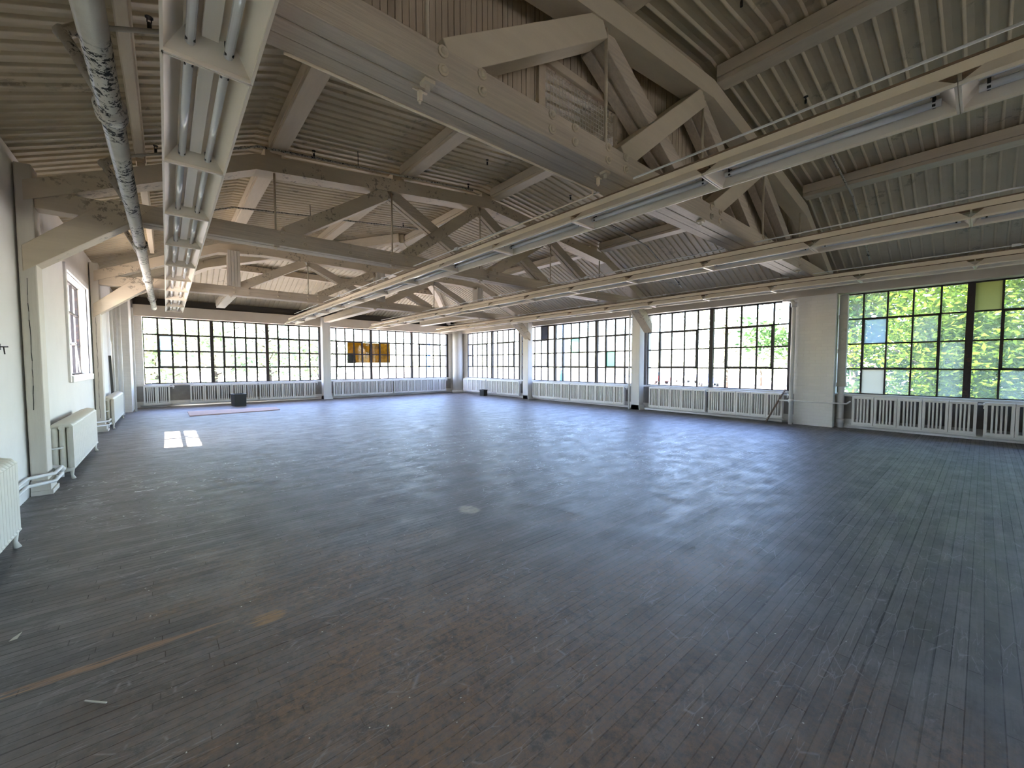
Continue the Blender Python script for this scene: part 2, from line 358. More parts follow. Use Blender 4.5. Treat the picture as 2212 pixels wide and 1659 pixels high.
# left wall with one window opening
LY0, LY1, LZ0, LZ1 = 9.62, 11.95, 1.27, 2.98
w = MB(); t0, t1 = XL-.28, XL
def wallx(mb, x0, x1, y0, y1, z0, z1, holes):
    ys = sorted({y0, y1}|{h[0] for h in holes}|{h[1] for h in holes}); cur = y0
    for h in holes:
        if h[0] > cur: mb.box(x0, x1, cur, h[0], z0, z1)
        mb.box(x0, x1, h[0], h[1], z0, h[2]); mb.box(x0, x1, h[0], h[1], h[3], z1); cur = h[1]
    if cur < y1: mb.box(x0, x1, cur, y1, z0, z1)
wallx(w, t0, t1, YF, YB+.3, 0, 3.74, [(LY0, LY1, LZ0, LZ1)])
struct(w.build('wall_left', 'plaster'))
NW_FILL = [(2.6, 4.6)]  # unseen window behind the camera, added to brighten the near room
w = MB(); w.box(XL-.28, XR+.3, YF-.3, YF, 0, ZS); w.box(XL-.28, XR+.3, YF-.3, YF, ZH, 5.2)
for a_, b_ in ((XL-.28, 2.6), (4.6, XR+.3)): w.box(a_, b_, YF-.3, YF, ZS, ZH)
struct(w.build('wall_near', 'plaster'))
# right wall: apron below the sills, brick at the pilaster, header
RW = [(2.22, .21), (.21, -1.8), (5.16, 3.2), (7.2, 5.16), (9.28, 7.28), (11.37, 9.28), (13.38, 11.37), (15.55, 13.52), (17.62, 15.55), (-2.2, -4.2), (-4.2, -6.2), (-6.2, -8.2)]   # (far, near) per window in the right wall; last three unseen, added for light
w = MB()
w.box(XR-.02, XR+.28, YF, YB+.3, 0, ZS-.03); w.box(XR+.0, XR+.28, YF, YB+.3, ZH+.02, 3.52)
w.box(XR, XR+.28, -2.18, -1.82, ZS-.03, ZH+.02); w.box(XR, XR+.28, YF, -8.22, ZS-.03, ZH+.02); w.box(XR, XR+.28, 2.24, 3.18, ZS-.03, ZH+.02); w.box(XR, XR+.28, 13.4, 13.5, ZS-.03, ZH+.02); w.box(XR, XR+.28, 17.64, YB+.3, ZS-.03, ZH+.02); w.box(XR, XR+.28, 7.22, 7.27, ZS-.03, ZH+.02)
struct(w.build('wall_right', 'white_brick'))
w = MB(); w.box(11.66, XR+.0, 2.24, 3.0, 0, 3.08); struct(w.build('trim_1', 'white_brick'))
w = MB(); w.box(XR-.2, XR-.0, YF, YB, ZH+.02, 3.46); struct(w.build('trim_2', 'header_paint', bevel=.008))
# back wall
BW = [(-.575, 1.29), (1.29, 3.05), (3.05, 5.0), (5.3, 7.23), (7.23, 9.28), (9.28, 11.32)]
w = MB(); w.box(XL-.28, XR+.3, YB, YB+.28, 0, ZS-.03); w.box(XL-.28, XR+.3, YB, YB+.28, ZH+.02, 3.71)
w.box(XL-.28, -.6, YB, YB+.28, ZS-.03, ZH+.02); w.box(5.02, 5.28, YB, YB+.28, ZS-.03, ZH+.02); w.box(11.34, XR+.3, YB, YB+.28, ZS-.03, ZH+.02)
struct(w.build('wall_back', 'white_brick'))
w = MB(); w.box(-.8, XR-.2, YB-.2, YB, ZH+.02, 3.46); struct(w.build('trim_3', 'header_paint', bevel=.008))
w = MB(); w.box(XL, -.84, 16.9, YB, 0, 3.6); struct(w.build('trim_4', 'white_brick'))
# dingy apron panels behind the radiators, darkened to paint shade in the slots
w = MB(); w.box(XR-.04, XR-.021, YF, 2.2, .2, ZS-.07); w.box(XR-.04, XR-.021, 3.05, 18.2, .2, ZS-.07); struct(w.build('trim_8', 'apron_paint_shaded'))
w = MB(); w.box(-.8, 11.5, YB-.02, YB-.001, .2, ZS-.07); struct(w.build('trim_9', 'apron_paint_shaded'))
# near-black strips above the headers, painted as the shadow gap under the deck
w = MB(); w.box(-.8, XR-.25, YB-.06, YB-.001, 3.462, 3.71); w.box(XR-.05, XR-.001, YF, YB, 3.462, 3.50); struct(w.build('gap_shade_strip', 'gap_shade'))
# sills
w = MB()
for y0, y1 in ((-8.2, 2.22), (3.2, 17.62)): w.box(XR-.14, XR+.05, y0, y1, ZS-.06, ZS-.005)
struct(w.build('trim_5', 'concrete_sill', bevel=.005))
w = MB()
for x0, x1 in ((-.6, 5.0), (5.3, 11.33)): w.box(x0, x1, YB-.14, YB+.05, ZS-.06, ZS-.005)
struct(w.build('trim_6', 'concrete_sill', bevel=.005))
# base boards
w = MB(); w.box(XL, XL+.012, YF, 16.9, 0, .2); struct(w.build('baseboard_left', 'pipe_paint'))
w = MB(); w.box(XR-.1, XR-.02, YF, 18.3, 0, .1); w.box(XR-.05, XR-.02, YF, 18.3, .1, .2); struct(w.build('baseboard_right', 'pipe_paint'))
w = MB(); w.box(-.83, XR-.1, YB-.1, YB, 0, .1); w.box(-.83, XR-.1, YB-.04, YB, .1, .2); struct(w.build('baseboard_back', 'pipe_paint'))

# ------------------------------------------------------------------ ceiling deck (fluted steel), ribs along the slope
PITCH = .155
def ribs(a, b):
    out = []; n = int((b-a)/PITCH)+1
    for i in range(n):
        y = a+i*PITCH
        out += [(y, 0), (y+.008, 0), (y+.020, .013), (y+.080, .021), (y+.135, .022), (y+.149, .004)]
    return [p for p in out if p[0] <= b]
def deck():
    mb = MB()
    for side in (0, 1):
        prev = None
        for y, dz in ribs(YF-.1, 18.9):
            lim = xl_lim(y) if side == 0 else xr_lim(y)
            if side == 0:
                xs = [-2.35, -1.25, 1.05, 5.1]; xs = [min(x, max(lim, -2.35)) for x in xs]; row = [(x, y, zleft(x)+dz) for x in xs]
            else:
                xs = [5.1, 9.15, 12.0, 12.9]; xs = [max(x, min(lim, 12.9)) for x in xs]; row = [(x, y, zright(x)+dz) for x in xs]
            if prev: 
                vs = prev+row; mb.add(vs, [(0, 1, 5, 4), (1, 2, 6, 5), (2, 3, 7, 6)])
            prev = row
    # hip end: ribs run along Y
    def yh(x):                                   # start of the hip face at this x
        z = zleft(x) if x < 5.1 else zright(x)
        if x > 5.1:
            lo, hi = -2.35, 5.1
            for _ in range(30):
                m_ = (lo+hi)/2
                if zleft(m_) < z: lo = m_
                else: hi = m_
            xx = lo
        else: xx = x
        return APX+(5.1-xx)*7.5/6.35
    prev = None
    ybk = [APX, APX+(5.1-1.05)*7.5/6.35, APX+(5.1+1.25)*7.5/6.35, 19.6]
    for x, dz in ribs(-2.3, 12.9):
        y0 = yh(x); ys = [max(y, y0) for y in ybk]; row = [(x, y, zleft(dhip(y))+dz) for y in ys]
        if prev: mb.add(prev+row, [(0, 4, 5, 1), (1, 5, 6, 2), (2, 6, 7, 3)])
        prev = row
    o = struct(mb.build('ceiling', 'deck_paint'))
    # insulation / roofing slab above keeps light out
    return o
deck()
# roofing above the deck
def roofing():
    mb = MB(); k = .09
    A = [(-2.4, zleft(-2.4)), (-1.25, 3.72), (1.05, 4.68), (5.1, 5.12)]; B = [(5.1, 5.12), (9.15, 4.68), (12, 3.5), (13, 3.09)]
    for P_, lf in ((A, xl_lim), (B, xr_lim)):
        ys = [YF-.4, APX, APX+1.6, APX+3.2, APX+4.78, APX+6, APX+7.5, 19.8]
        prev = None
        for y in ys:
            lim = lf(y); pts = [(x, z) for x, z in P_]
            if P_ is A: row = [(min(x, max(lim, -2.4)), y, zleft(min(x, max(lim, -2.4)))+k) for x, z in pts]
            else: row = [(max(x, min(lim, 13)), y, zright(max(x, min(lim, 13)))+k) for x, z in pts]
            if prev: mb.add(prev+row, [(0, 1, 5, 4), (1, 2, 6, 5), (2, 3, 7, 6)])
            prev = row
    ys = [APX, APX+1.6, APX+3.2, APX+4.78, APX+6, APX+7.5, 19.8]; prev = None
    for y in ys:
        row = [(max(-2.4, xl_lim(y)), y, zleft(dhip(y))+k), (min(13, xr_lim(y)), y, zleft(dhip(y))+k)]
        if prev: mb.add(prev+row, [(0, 1, 3, 2)])
        prev = row
    struct(mb.build('trim_7', 'roof_outer'))
roofing()

# ------------------------------------------------------------------ windows
def window(n, axis, a0, a1, tints, sash=(1, 3, 1, 2), latch=True, base='glass_clear', mull0=True, mull1=True, cols=5, rows=4, z0=ZS, z1=ZH, plane=None, bar=.024):
    """axis 'x': in the right wall, a0 is the image-left (far) Y; axis 'y': in the back wall, a0 is the image-left X"""
    def B(mb, u0, u1, d0, d1, q0, q1, mi=0):
        u0, u1 = min(u0, u1), max(u0, u1)
        if axis == 'x': mb.box(plane+d0, plane+d1, u0, u1, q0, q1, mi)
        else: mb.box(u0, u1, plane+d0, plane+d1, q0, q1, mi)
    sg = 1 if a1 > a0 else -1; cw = (a1-a0)/cols; rh = (z1-z0)/rows
    f = MB()
    for j in range(rows+1):
        z = z1-rh*j; B(f, a0, a1, .01, .05, z-bar/2, z+bar/2)
    for i in range(1, cols):
        B(f, a0+cw*i-bar/2, a0+cw*i+bar/2, .01, .05, z0, z1)
    B(f, a0-.012, a0+.012, .0, .06, z0, z1); B(f, a1-.012, a1+.012, .0, .06, z0, z1)
    fo = struct(f.build('window_%d' % n, 'steel_sash'))
    g = MB(); keys = [base]+sorted(set(tints.values())-{base})
    for i in range(cols):
        for j in range(rows):
            u0 = a0+cw*i; u1 = u0+cw; q1 = z1-rh*j; q0 = q1-rh; mi = keys.index(tints.get((i, j), base)); d = plane+.03
            c4 = [(u0, q0), (u1, q0), (u1, q1), (u0, q1)]
            g.add([(d, u, q) if axis == 'x' else (u, d, q) for u, q in c4], [(0, 1, 2, 3)], mi)
    g.build('glass', keys, fo)
    if mull1:
        m_ = MB(); B(m_, a1-.052, a1+.052, -.03, .07, z0, z1); m_.build('mullion', 'steel_sash', fo)
    if sash:
        c0, c1, r0, r1 = sash; u0 = a0+cw*c0; u1 = a0+cw*(c1+1); q1 = z1-rh*r0; q0 = z1-rh*(r1+1); b2 = .045 if bar > .031 else .032
        s_ = MB(); B(s_, u0, u1, -.02, .055, q1-b2, q1+.012); B(s_, u0, u1, -.02, .055, q0-.012, q0+b2); B(s_, u0-.014*sg, u0+b2*sg, -.02, .055, q0, q1); B(s_, u1-b2*sg, u1+.014*sg, -.02, .055, q0, q1)
        so = s_.build('vent_sash', 'steel_sash', fo)
        if latch:
            l_ = MB(); uc = (u0+u1)/2
            B(l_, uc-.05, uc+.05, -.05, -.02, q0, q0+.035); B(l_, uc-.015, uc+.015, -.09, -.02, q0+.02, q0+.04); l_.build('latch', 'dark_iron', so)
    return fo
F_, CL = 'glass_frost', 'glass_clear'
tR = {0: {(0, 3): F_, (1, 3): 'glass_beige', (4, 3): F_, (1, 1): 'glass_blue', (3, 1): F_, (0, 1): F_, (0, 0): F_, (1, 0): F_, (4, 2): F_, (2, 3): F_},
      1: {(0, 0): 'glass_yellow', (1, 3): F_},
      6: {(3, 0): 'glass_dark', (4, 0): 'glass_cream'}, 5: {(2, 1): 'glass_teal'}, 4: {(1, 2): 'glass_teal'}}
for k, (a, b) in enumerate(RW): window(k+1 if k < 9 else k+8, 'x', a, b, tR.get(k, {}), plane=XR+.02, bar=.03 if k < 2 or k > 8 else (.038 if k < 4 else .05), base='glass_haze' if k < 2 else 'glass_clear')  # last three of RW are unseen windows added for light
for k, (a, b) in enumerate(NW_FILL): window(20+k, 'y', a, b, {}, plane=YF-.05, bar=.022)  # added fill-light window in the near wall, out of view
tB = {0: {(1, 1): 'glass_blue', (1, 2): F_}, 1: {(2, 1): F_}, 2: {(1, 0): F_}}
for k, (a, b) in enumerate(BW): window(10+k, 'y', a, b, tB.get(k, {}), plane=YB+.02, bar=.052)
# window in the left wall: white casing, tall steel sash
f = struct(MB().box(XL-.17, XL-.13, LY0, LY0+.03, LZ0, LZ1).box(XL-.17, XL-.13, LY1-.03, LY1, LZ0, LZ1).build('window_16', 'steel_sash'))
g = MB(); lr = [(LZ0, 1.83), (1.83, 2.42), (2.42, LZ1)]
for i in range(4):
    for j, (q0, q1) in enumerate(lr):
        u0 = LY0+(LY1-LY0)*i/4; u1 = LY0+(LY1-LY0)*(i+1)/4
        g.add([(XL-.15, u0, q0), (XL-.15, u1, q0), (XL-.15, u1, q1), (XL-.15, u0, q1)], [(0, 1, 2, 3)], 1 if (j == 2) else 0)
g.build('glass', ['glass_clear', 'glass_clear'], f)
m_ = MB()
for i in range(1, 4):
    u = LY0+(LY1-LY0)*i/4; m_.box(XL-.17, XL-.13, u-(.045 if i == 2 else .011), u+(.045 if i == 2 else .011), LZ0, LZ1)
for q in (LZ0+.01, 1.83, 2.42, LZ1-.01): m_.box(XL-.175, XL-.125, LY0, LY1, q-.015, q+.015)
m_.build('muntins', 'steel_sash', f)
m_ = MB(); m_.box(XL-.02, XL+.03, LY0-.11, LY0, LZ0-.1, LZ1+.1); m_.box(XL-.02, XL+.03, LY1, LY1+.1, LZ0-.1, LZ1+.1); m_.box(XL-.02, XL+.03, LY0, LY1, LZ1, LZ1+.1); m_.box(XL-.02, XL+.05, LY0-.03, LY1+.03, LZ0-.11, LZ0); m_.box(XL-.15, XL-.02, LY0, LY1, LZ0-.05, LZ0)
m_.build('window_casing', 'pipe_paint', f, bevel=.006)
m_ = MB(); m_.tube([(XL-.1, 11.6, 1.30), (XL-.07, 11.0, 1.85)], .009, 6).box(XL-.13, XL-.08, 10.93, 11.07, 1.82, 1.86); m_.build('prop_rod', 'pipe_paint', f)

# ------------------------------------------------------------------ roof trusses
def offset_poly(top, th):
    bot = [(x, z-th) for x, z in top]; return top+bot[::-1]
def truss(name, y0, y1, flat, label, bolts=True, back_bar=False):
    t = empty(name, (5.1, (y0+y1)/2, 3.2)); P0 = Vector((5.1, (y0+y1)/2, 3.2))
    def B(mb, nm, mt, bevel=.007, lab=None):
        if mt == 'timber_paint' and back_bar: mt = 'timber_clean'
        mb.v = [tuple(Vector(v)-P0) for v in mb.v]; o = mb.build(nm, mt, t, bevel)
        if lab: o['label'] = lab
        return o
    D = y1-y0; ym = (y0+y1)/2
    # bottom chord: three planks side by side
    mb = MB(); k = D/3
    for i in range(3): mb.box(-.30, 11.55, y0+k*i+.002*(i > 0), y0+k*(i+1)-.002, 3.20-(.004 if i == 1 else 0), 3.42)
    B(mb, 'bottom_chord', 'timber_grain')
    mb = MB(); mb.prism([(-1.05, 3.17), (-.62, 3.17), (-.50, 3.21), (-.50, 3.38), (-1.05, 3.38)], y0+.03, y1-.03); B(mb, 'end_block', 'timber_paint')
    if flat: top = [(-1.12, 3.44), (1.05, 4.43), (2.0, 4.52), (8.2, 4.52), (9.15, 4.43), (11.45, 3.42)]
    else: top = [(-1.12, 3.44), (1.05, 4.43), (3.05, 4.665), (5.15, 4.90), (7.1, 4.68), (9.15, 4.43), (11.45, 3.42)]
    mb = MB(); th = .215
    for a, b in zip(top, top[1:]): mb.prism([(a[0], a[1]-th), (b[0], b[1]-th), b, a], y0-.003, (y0+.24) if back_bar else y1+.003)
    B(mb, 'top_chord', 'timber_paint', 0)
    zt = [4.3, 4.3, 4.3] if flat else [4.44, 4.66, 4.46]
    # rising diagonals flush with the front face
    dw = .22 if back_bar else D-.05; yw = y0+.012+dw/2
    for (a, b) in (((1.42, 3.40), (3.0, zt[0]-.02)), ((3.33, 3.40), (4.92, zt[1]-.05)), ((5.3, 3.40), (6.95, zt[2]-.03))):
        mb = MB(); mb.bar((a[0], yw, a[1]), (b[0], yw, b[1]), dw, .20, upv=(0, 0, 1)); B(mb, 'web_member', 'timber_paint')
    # falling diagonals: two planks with a slot, set back
    for (a, b) in (((3.12, zt[0]), (5.05, 3.40)), ((5.02, zt[1]-.02), (6.98, 3.40)), ((7.1, zt[2]-.02), (8.95, 3.40))):
        mb = MB()
        for s_ in (-1, 1): mb.bar((a[0], ym+.03+s_*D*.2, a[1]), (b[0], ym+.03+s_*D*.2, b[1]), D*.3, .19)
        mb.bar((a[0], ym+.03, a[1]), (b[0], ym+.03, b[1]), D*.3, .14)
        B(mb, 'web_member', 'timber_grain')
    for x, z in ((1.28, 4.3), (3.08, 4.45), (4.98, 4.7), (7.06, 4.47), (8.95, 4.28)):
        mb = MB(); yy = y0+.05 if x < 9 else ym
        mb.tube([(x, yy, 3.14), (x, yy, min(z, 4.35) if flat else z)], .015, 8); mb.box(x-.035, x+.035, yy-.035, yy+.035, 3.175, 3.198); B(mb, 'tie_rod', 'timber_paint', 0)
    # end blocks and knee braces
    for s_ in ((0,) if back_bar else (0, 1)):
        def mx(x): return x if not s_ else 10.42-x+.0
        mb = MB(); mb.prism([(mx(-1.15), 2.46), (mx(-1.15), 2.74), (mx(-.44), 3.41), (mx(-.06), 3.41), (mx(-.24), 3.20)], y0-.008, y1-.01); B(mb, 'knee_brace', 'timber_paint')
    if bolts:
        for x in (1.36, 1.66, 2.33, 2.60, 3.05, 3.32, 5.15, 5.4, 6.95, 7.2, 8.8):
            for z in (3.275, 3.385):
                mb = MB(); mb.tube([(x, y0-.034, z), (x, y0-.02, z), (x, y0, z)], [.012, .021, .023], 8).tube([(x, y0-.012, z), (x, y0, z)], .036, 10); B(mb, 'bolt', 'timber_paint', 0)
    return tag(t, label, 'truss')
truss('roof_truss', 2.25, 2.61, False, 'nearest cream painted timber roof truss, with boarded gable and mesh vent behind it', back_bar=True)
truss('roof_truss', 6.79, 7.07, False, 'second timber roof truss from the camera, open web, springing from the cracked left post')
truss('roof_truss', 12.33, 12.62, True, 'farthest flat-topped timber truss, just in front of the hipped roof end')

# boarded gable behind the first truss with its mesh opening
def gable():
    t = empty('gable_partition', (5.1, 2.70, 3.42)); P0 = Vector(t.location)
    mb = MB(); x = -1.1; y0, y1 = 2.66, 2.69; vx0, vx1, vz0, vz1 = 2.66, 3.70, 3.71, 4.12
    random.seed(3)
    while x < 11.6:
        x2 = x+.052; zt = min(zleft(x) if x < 5.1 else zright(x), zleft(x2) if x2 < 5.1 else zright(x2))
        d = random.uniform(-.003, .003)
        rng = [(3.30, zt)] if (x2 < vx0 or x > vx1) else [(3.30, vz0), (vz1, zt)]
        for a, b in rng:
            if b > a: mb.box(x+.0025, x2-.0025, y0+d, y1+d, a, b); mb.box(x, x+.0025, y0+.012, y1, a, b)
        x = x2
    def B(mb, nm, mt, bevel=0, par=None):
        mb.v = [tuple(Vector(v)-P0) for v in mb.v]; return mb.build(nm, mt, par or t, bevel)
    B(mb, 'board_panel', 'board_paint')
    fr = MB(); a, b, c, d = vx0-.02, vx1+.02, vz0-.02, vz1+.02; k = .085
    fr.box(a-k, b+k, 2.625, 2.665, d, d+k*.9); fr.box(a-k, b+k, 2.625, 2.665, c-k, c); fr.box(a-k, a, 2.625, 2.665, c, d); fr.box(b, b+k, 2.625, 2.665, c, d)
    fo = B(fr, 'vent_frame', 'timber_paint', .004)
    ms = MB(); x = vx0
    while x < vx1: ms.box(x-.0026, x+.0026, 2.668, 2.672, vz0, vz1); x += .042
    z = vz0
    while z < vz1: ms.box(vx0, vx1, 2.672, 2.676, z-.0026, z+.0026); z += .042
    B(ms, 'wire_mesh', 'wire_mesh', 0, fo)
    tag(t, 'vertical beadboard partition above the nearest truss, with a framed wire mesh vent', 'partition')
gable()

# ------------------------------------------------------------------ purlins (run along Y under the deck)
def purlin(x, wd, y0, y1, label, z1=None, z0=None, hh=.20, name='purlin', group=None):
    zt = z1 if z1 else (zleft(x) if x < 5.1 else zright(x))-.003
    zb = z0 if z0 else zt-hh
    t = empty(name, (x, y0, zb)); P0 = Vector(t.location)
    mb = MB(); mb.box(x-wd/2, x+wd/2, y0, y1, zb+.06, zt); mb.v = [tuple(Vector(v)-P0) for v in mb.v]; mb.build('upper_timber', 'purlin_paint', t, .006)
    mb = MB(); mb.box(x-wd/2+.012, x+wd/2-.012, y0, y1, zb, zb+.057); mb.v = [tuple(Vector(v)-P0) for v in mb.v]; mb.build('lower_timber', 'purlin_paint', t, .006)
    return tag(t, label, 'purlin', group)
segs = [(YF+.02, 2.25, 'roof bay before the first truss'), (2.71, 6.79, 'bay between first and second trusses'), (7.07, 12.33, 'bay between second and third trusses')]
px = [(-.17, .10, 'narrow purlin by the left wall'), (1.32, .22, 'purlin at the left roof bend'), (3.32, .22, 'purlin halfway up the left slope'), (5.33, .24, 'timber ridge purlin'), (9.0, .28, 'wide purlin on the right slope')]
for x, wd, nm in px:
    for a, b, bn in segs:
        if x == -.17 : b2 = b
        purlin(x, wd, a, min(b, APX+.4) if x == 5.33 and b > 12 else b, '%s in the %s' % (nm, bn))
for x, wd, b in ((1.32, .24, 15.4), (5.1, .26, 17.75), (8.85, .26, 16.6)):
    purlin(x, wd, 12.62 if x != 5.1 else 12.62, b, {1.32: 'low tie beam under the hipped end, nearest the left wall', 5.1: 'low tie beam from the third truss to the middle back post', 8.85: 'low tie beam under the hipped end, nearest the right wall'}[x], z1=3.42, z0=3.2, name='tie_beam')
for x, nm in ((1.36, 'left'), (5.15, 'middle'), (8.95, 'right')):
    t = empty('strut_post', (x, 12.47, 3.42)); mb = MB()
    for i in range(4): mb.box(-.13+.065*i+.003, -.13+.065*(i+1)-.003, -.2, .12, .0, .88)
    mb.build('planks', 'post_paint', t, .004)
    tag(t, {'left': 'leftmost plank-built strut post standing in the farthest truss', 'middle': 'middle plank-built strut post standing in the farthest truss', 'right': 'rightmost plank-built strut post standing in the farthest truss'}[nm], 'post')
# hip rafters
for s_, lab in ((0, 'hip rafter running down to the left back corner'), (1, 'hip rafter running down to the right back corner')):
    mb = MB(); pts = []
    for y in (APX-.2, APX+(5.1-1.05)*7.5/6.35, 18.3):
        x = xl_lim(y) if s_ == 0 else xr_lim(y); pts.append((x, y, zleft(dhip(max(y, APX)))-.13))
    for a, b in zip(pts, pts[1:]): mb.bar(a, b, .2, .24)
    tag(mb.build('hip_rafter', 'purlin_paint'), lab, 'rafter')
# horizontal purlins of the hip end
for y, lab in ((12.95, 'cross purlin high on the hipped roof end'), (15.78, 'cross purlin at the bend of the hipped roof end')):
    z = zleft(dhip(y)); mb = MB(); mb.box(xl_lim(y)+.1, xr_lim(y)-.1, y-.09, y+.09, z-.2, z-.004)
    tag(mb.build('hip_purlin', 'timber_paint', bevel=.006), lab, 'purlin')

# ------------------------------------------------------------------ posts
def post(x0, x1, y0, y1, z1, label, mt, base=True, name='timber_post'):
    t = empty(name, ((x0+x1)/2, (y0+y1)/2, 0)); P0 = Vector(t.location)
    mb = MB(); mb.box(x0, x1, y0, y1, .0, z1); mb.v = [tuple(Vector(v)-P0) for v in mb.v]; mb.build('shaft', mt, t, .012)
    if base:
        mb = MB(); e = .022; mb.box(x0-.0, x1+e, y0-e, y1+e, 0, .16); mb.box(x0, x1+e*1.8, y0-e*1.8, y1+e*1.8, 0, .05); mb.v = [tuple(Vector(v)-P0) for v in mb.v]; mb.build('plinth', mt, t, .004)
    return tag(t, label, 'post')
def crack(x, y, z0, z1, par, P0):
    mb = MB(); z = z0; random.seed(int(z1*100)); pts = []
    while z < z1: pts.append((x+random.uniform(-.006, .006), y, z)); z += .09
    for a, b in zip(pts, pts[1:]):
        w_ = random.uniform(.0015, .004); mb.add([(a[0]-w_, y, a[2]), (a[0]+w_, y, a[2]), (b[0]+w_, y, b[2]), (b[0]-w_, y, b[2])], [(0, 1, 2, 3)])
    mb.v = [tuple(Vector(v)-P0) for v in mb.v]; mb.build('crack', 'dark_iron', par)
p = post(XL+.02, -1.05, 6.79, 7.05, 3.62, 'near grey timber post against the left wall, with a long vertical crack', 'post_paint'); crack(-1.125, 6.787, .95, 2.45, p, Vector(p.location))
p = post(XL+.02, -1.05, 12.34, 12.6, 3.62, 'far cracked timber post on the left wall beyond the small window', 'post_paint'); crack(-1.12, 12.337, .3, 2.5, p, Vector(p.location))
post(XL+.02, -1.05, 2.27, 2.6, 3.62, 'timber post on the left wall under the nearest truss', 'post_paint')
post(11.5, 11.77, 7.17, 7.47, 3.44, 'white timber post with knee brace between the second and third groups of right windows', 'post_paint_white')
post(11.5, 11.77, 12.42, 12.74, 3.44, 'white timber post farther down the right window wall, nearest the corner column', 'post_paint_white')
post(4.98, 5.3, 18.0, 18.29, 3.44, 'white timber post dividing the back window wall', 'post_paint_white')
mb = MB(); mb.tube([(0, 0, 0), (0, 0, 3.3)], .27, 28).tube([(0, 0, 0), (0, 0, .12)], .3, 28); tag(mb.build('round_column', 'post_paint_white', loc=(11.72, 18.12, 0)), 'round white column in the far right corner', 'column')
# wooden wall bracket and mesh: small hook on the left wall
mb = MB(); mb.box(0, .01, -.02, .02, -.03, .03).tube([(.01, 0, 0), (.05, 0, 0), (.06, -.03, .0)], .006, 6).tube([(.03, 0, 0), (.035, 0, -.07)], .005, 6); tag(mb.build('wall_hook', 'dark_iron', loc=(XL, 6.05, 1.62)), 'small metal hook on the bare left wall near the camera', 'hook')

# ------------------------------------------------------------------ light rows
def fixture_proto():
    t = empty('light_fixture'); L_ = 1.392
    h = MB(); w_, tw, hz, e = .186, .105, .095, .09
    def quad(a, b, c, d): h.add([a, b, c, d], [(0, 1, 2, 3)])
    y0, y1 = .004, L_+.004
    bo = [(-w_, y0, 0), (w_, y0, 0), (w_, y1, 0), (-w_, y1, 0)]; to = [(-tw, y0+e, hz), (tw, y0+e, hz), (tw, y1-e, hz), (-tw, y1-e, hz)]
    for i in range(4): j = (i+1) % 4; quad(bo[i], bo[j], to[j], to[i])
    quad(*to)
    # rolled lip
    h.box(-w_-.006, -w_+.004, y0, y1, -.012, .004); h.box(w_-.004, w_+.006, y0, y1, -.012, .004); h.box(-w_, w_, y0, y0+.008, -.012, .004); h.box(-w_, w_, y1-.008, y1, -.012, .004)
    o = h.build('reflector', 'fixture_enamel', t); s = o.modifiers.new('solid', 'SOLIDIFY'); s.thickness = .003; s.offset = 1
    c = MB(); c.box(-.035, .035, .12, L_-.12, hz-.035, hz-.001); c.build('ballast_channel', 'fixture_enamel', t, .003)
    c = MB(); c.box(-.05, .05, .01, L_, hz+.004, hz+.022); c.build('top_box', 'rust_brown', t)
    for x in (-.078, .078):
        b = MB(); b.tube([(x, .075, .048), (x, L_-.065, .048)], .0215, 12); b.build('fluorescent_tube', 'tube_glass', t)
        for q in (.1, L_-.11): s_ = MB(); s_.box(x-.02, x+.02, q, q+.015, .03, .09); s_.build('lamp_holder', 'dark_iron', t)
    return t
FP = fixture_proto(); first = True
FY = 1.4
for r, (xc, rn, y_first, n) in enumerate(((.215, 'left row, over the camera side', -1.52, 12), (3.555, 'second row from the left', -1.25, 13), (6.68, 'third row from the left', -1.25, 13), (9.80, 'row nearest the right windows', -1.25, 13))):
    for i in range(n):
        y = y_first+FY*i
        if y+FY < -1.0: continue
        if y < -1.3: continue
        sag = .0 if y < 11 else -(y-11)*.006
        o = FP if first else copy_tree(FP); first = False
        o.location = (xc, y, 3.0+sag)
        k = int(round((y-y_first)/FY))
        tag(o, '%s fluorescent fixture from the camera in the %s' % (ORD[k-(1 if r == 0 else 0)], rn), 'ceiling light', 'fluorescent fixtures in the '+rn)
    y0, y1 = -1.3, y_first+FY*n
    # strut rail above the row, with spacers
    t = empty('strut_rail', (xc, y0, 3.16))
    mb = MB(); mb.box(-.045, .045, 0, y1-y0, -.038, .024); mb.build('rail', 'strut_paint', t); mb = MB(); mb.box(-.05, .05, 0, y1-y0, .0245, .038); mb.build('cap_strip', 'rust_brown', t)
    mb = MB(); y = .35
    while y < y1-y0-.2: mb.box(-.046, .046, y-.012, y+.012, -.043, -.0385); y += 1.4
    mb.build('clips', 'dark_iron', t)
    tag(t, 'cream steel mounting rail carrying the %s of fluorescent lights' % rn.replace('row', 'row', 1), 'rail')
    if r:
        mb = MB(); mb.tube([(0, 0, 0), (0, y1-y0-1.2, 0)], .009, 6)
        y = 1.05
        while y < y1-y0-2: mb.box(-.02, .02, y-.045, y+.045, -.02, .02); y += 2.8
        tag(mb.build('conduit', 'pipe_paint', loc=(xc-.10, y0, 3.235)), 'thin conduit clipped above the %s of lights' % rn, 'conduit')
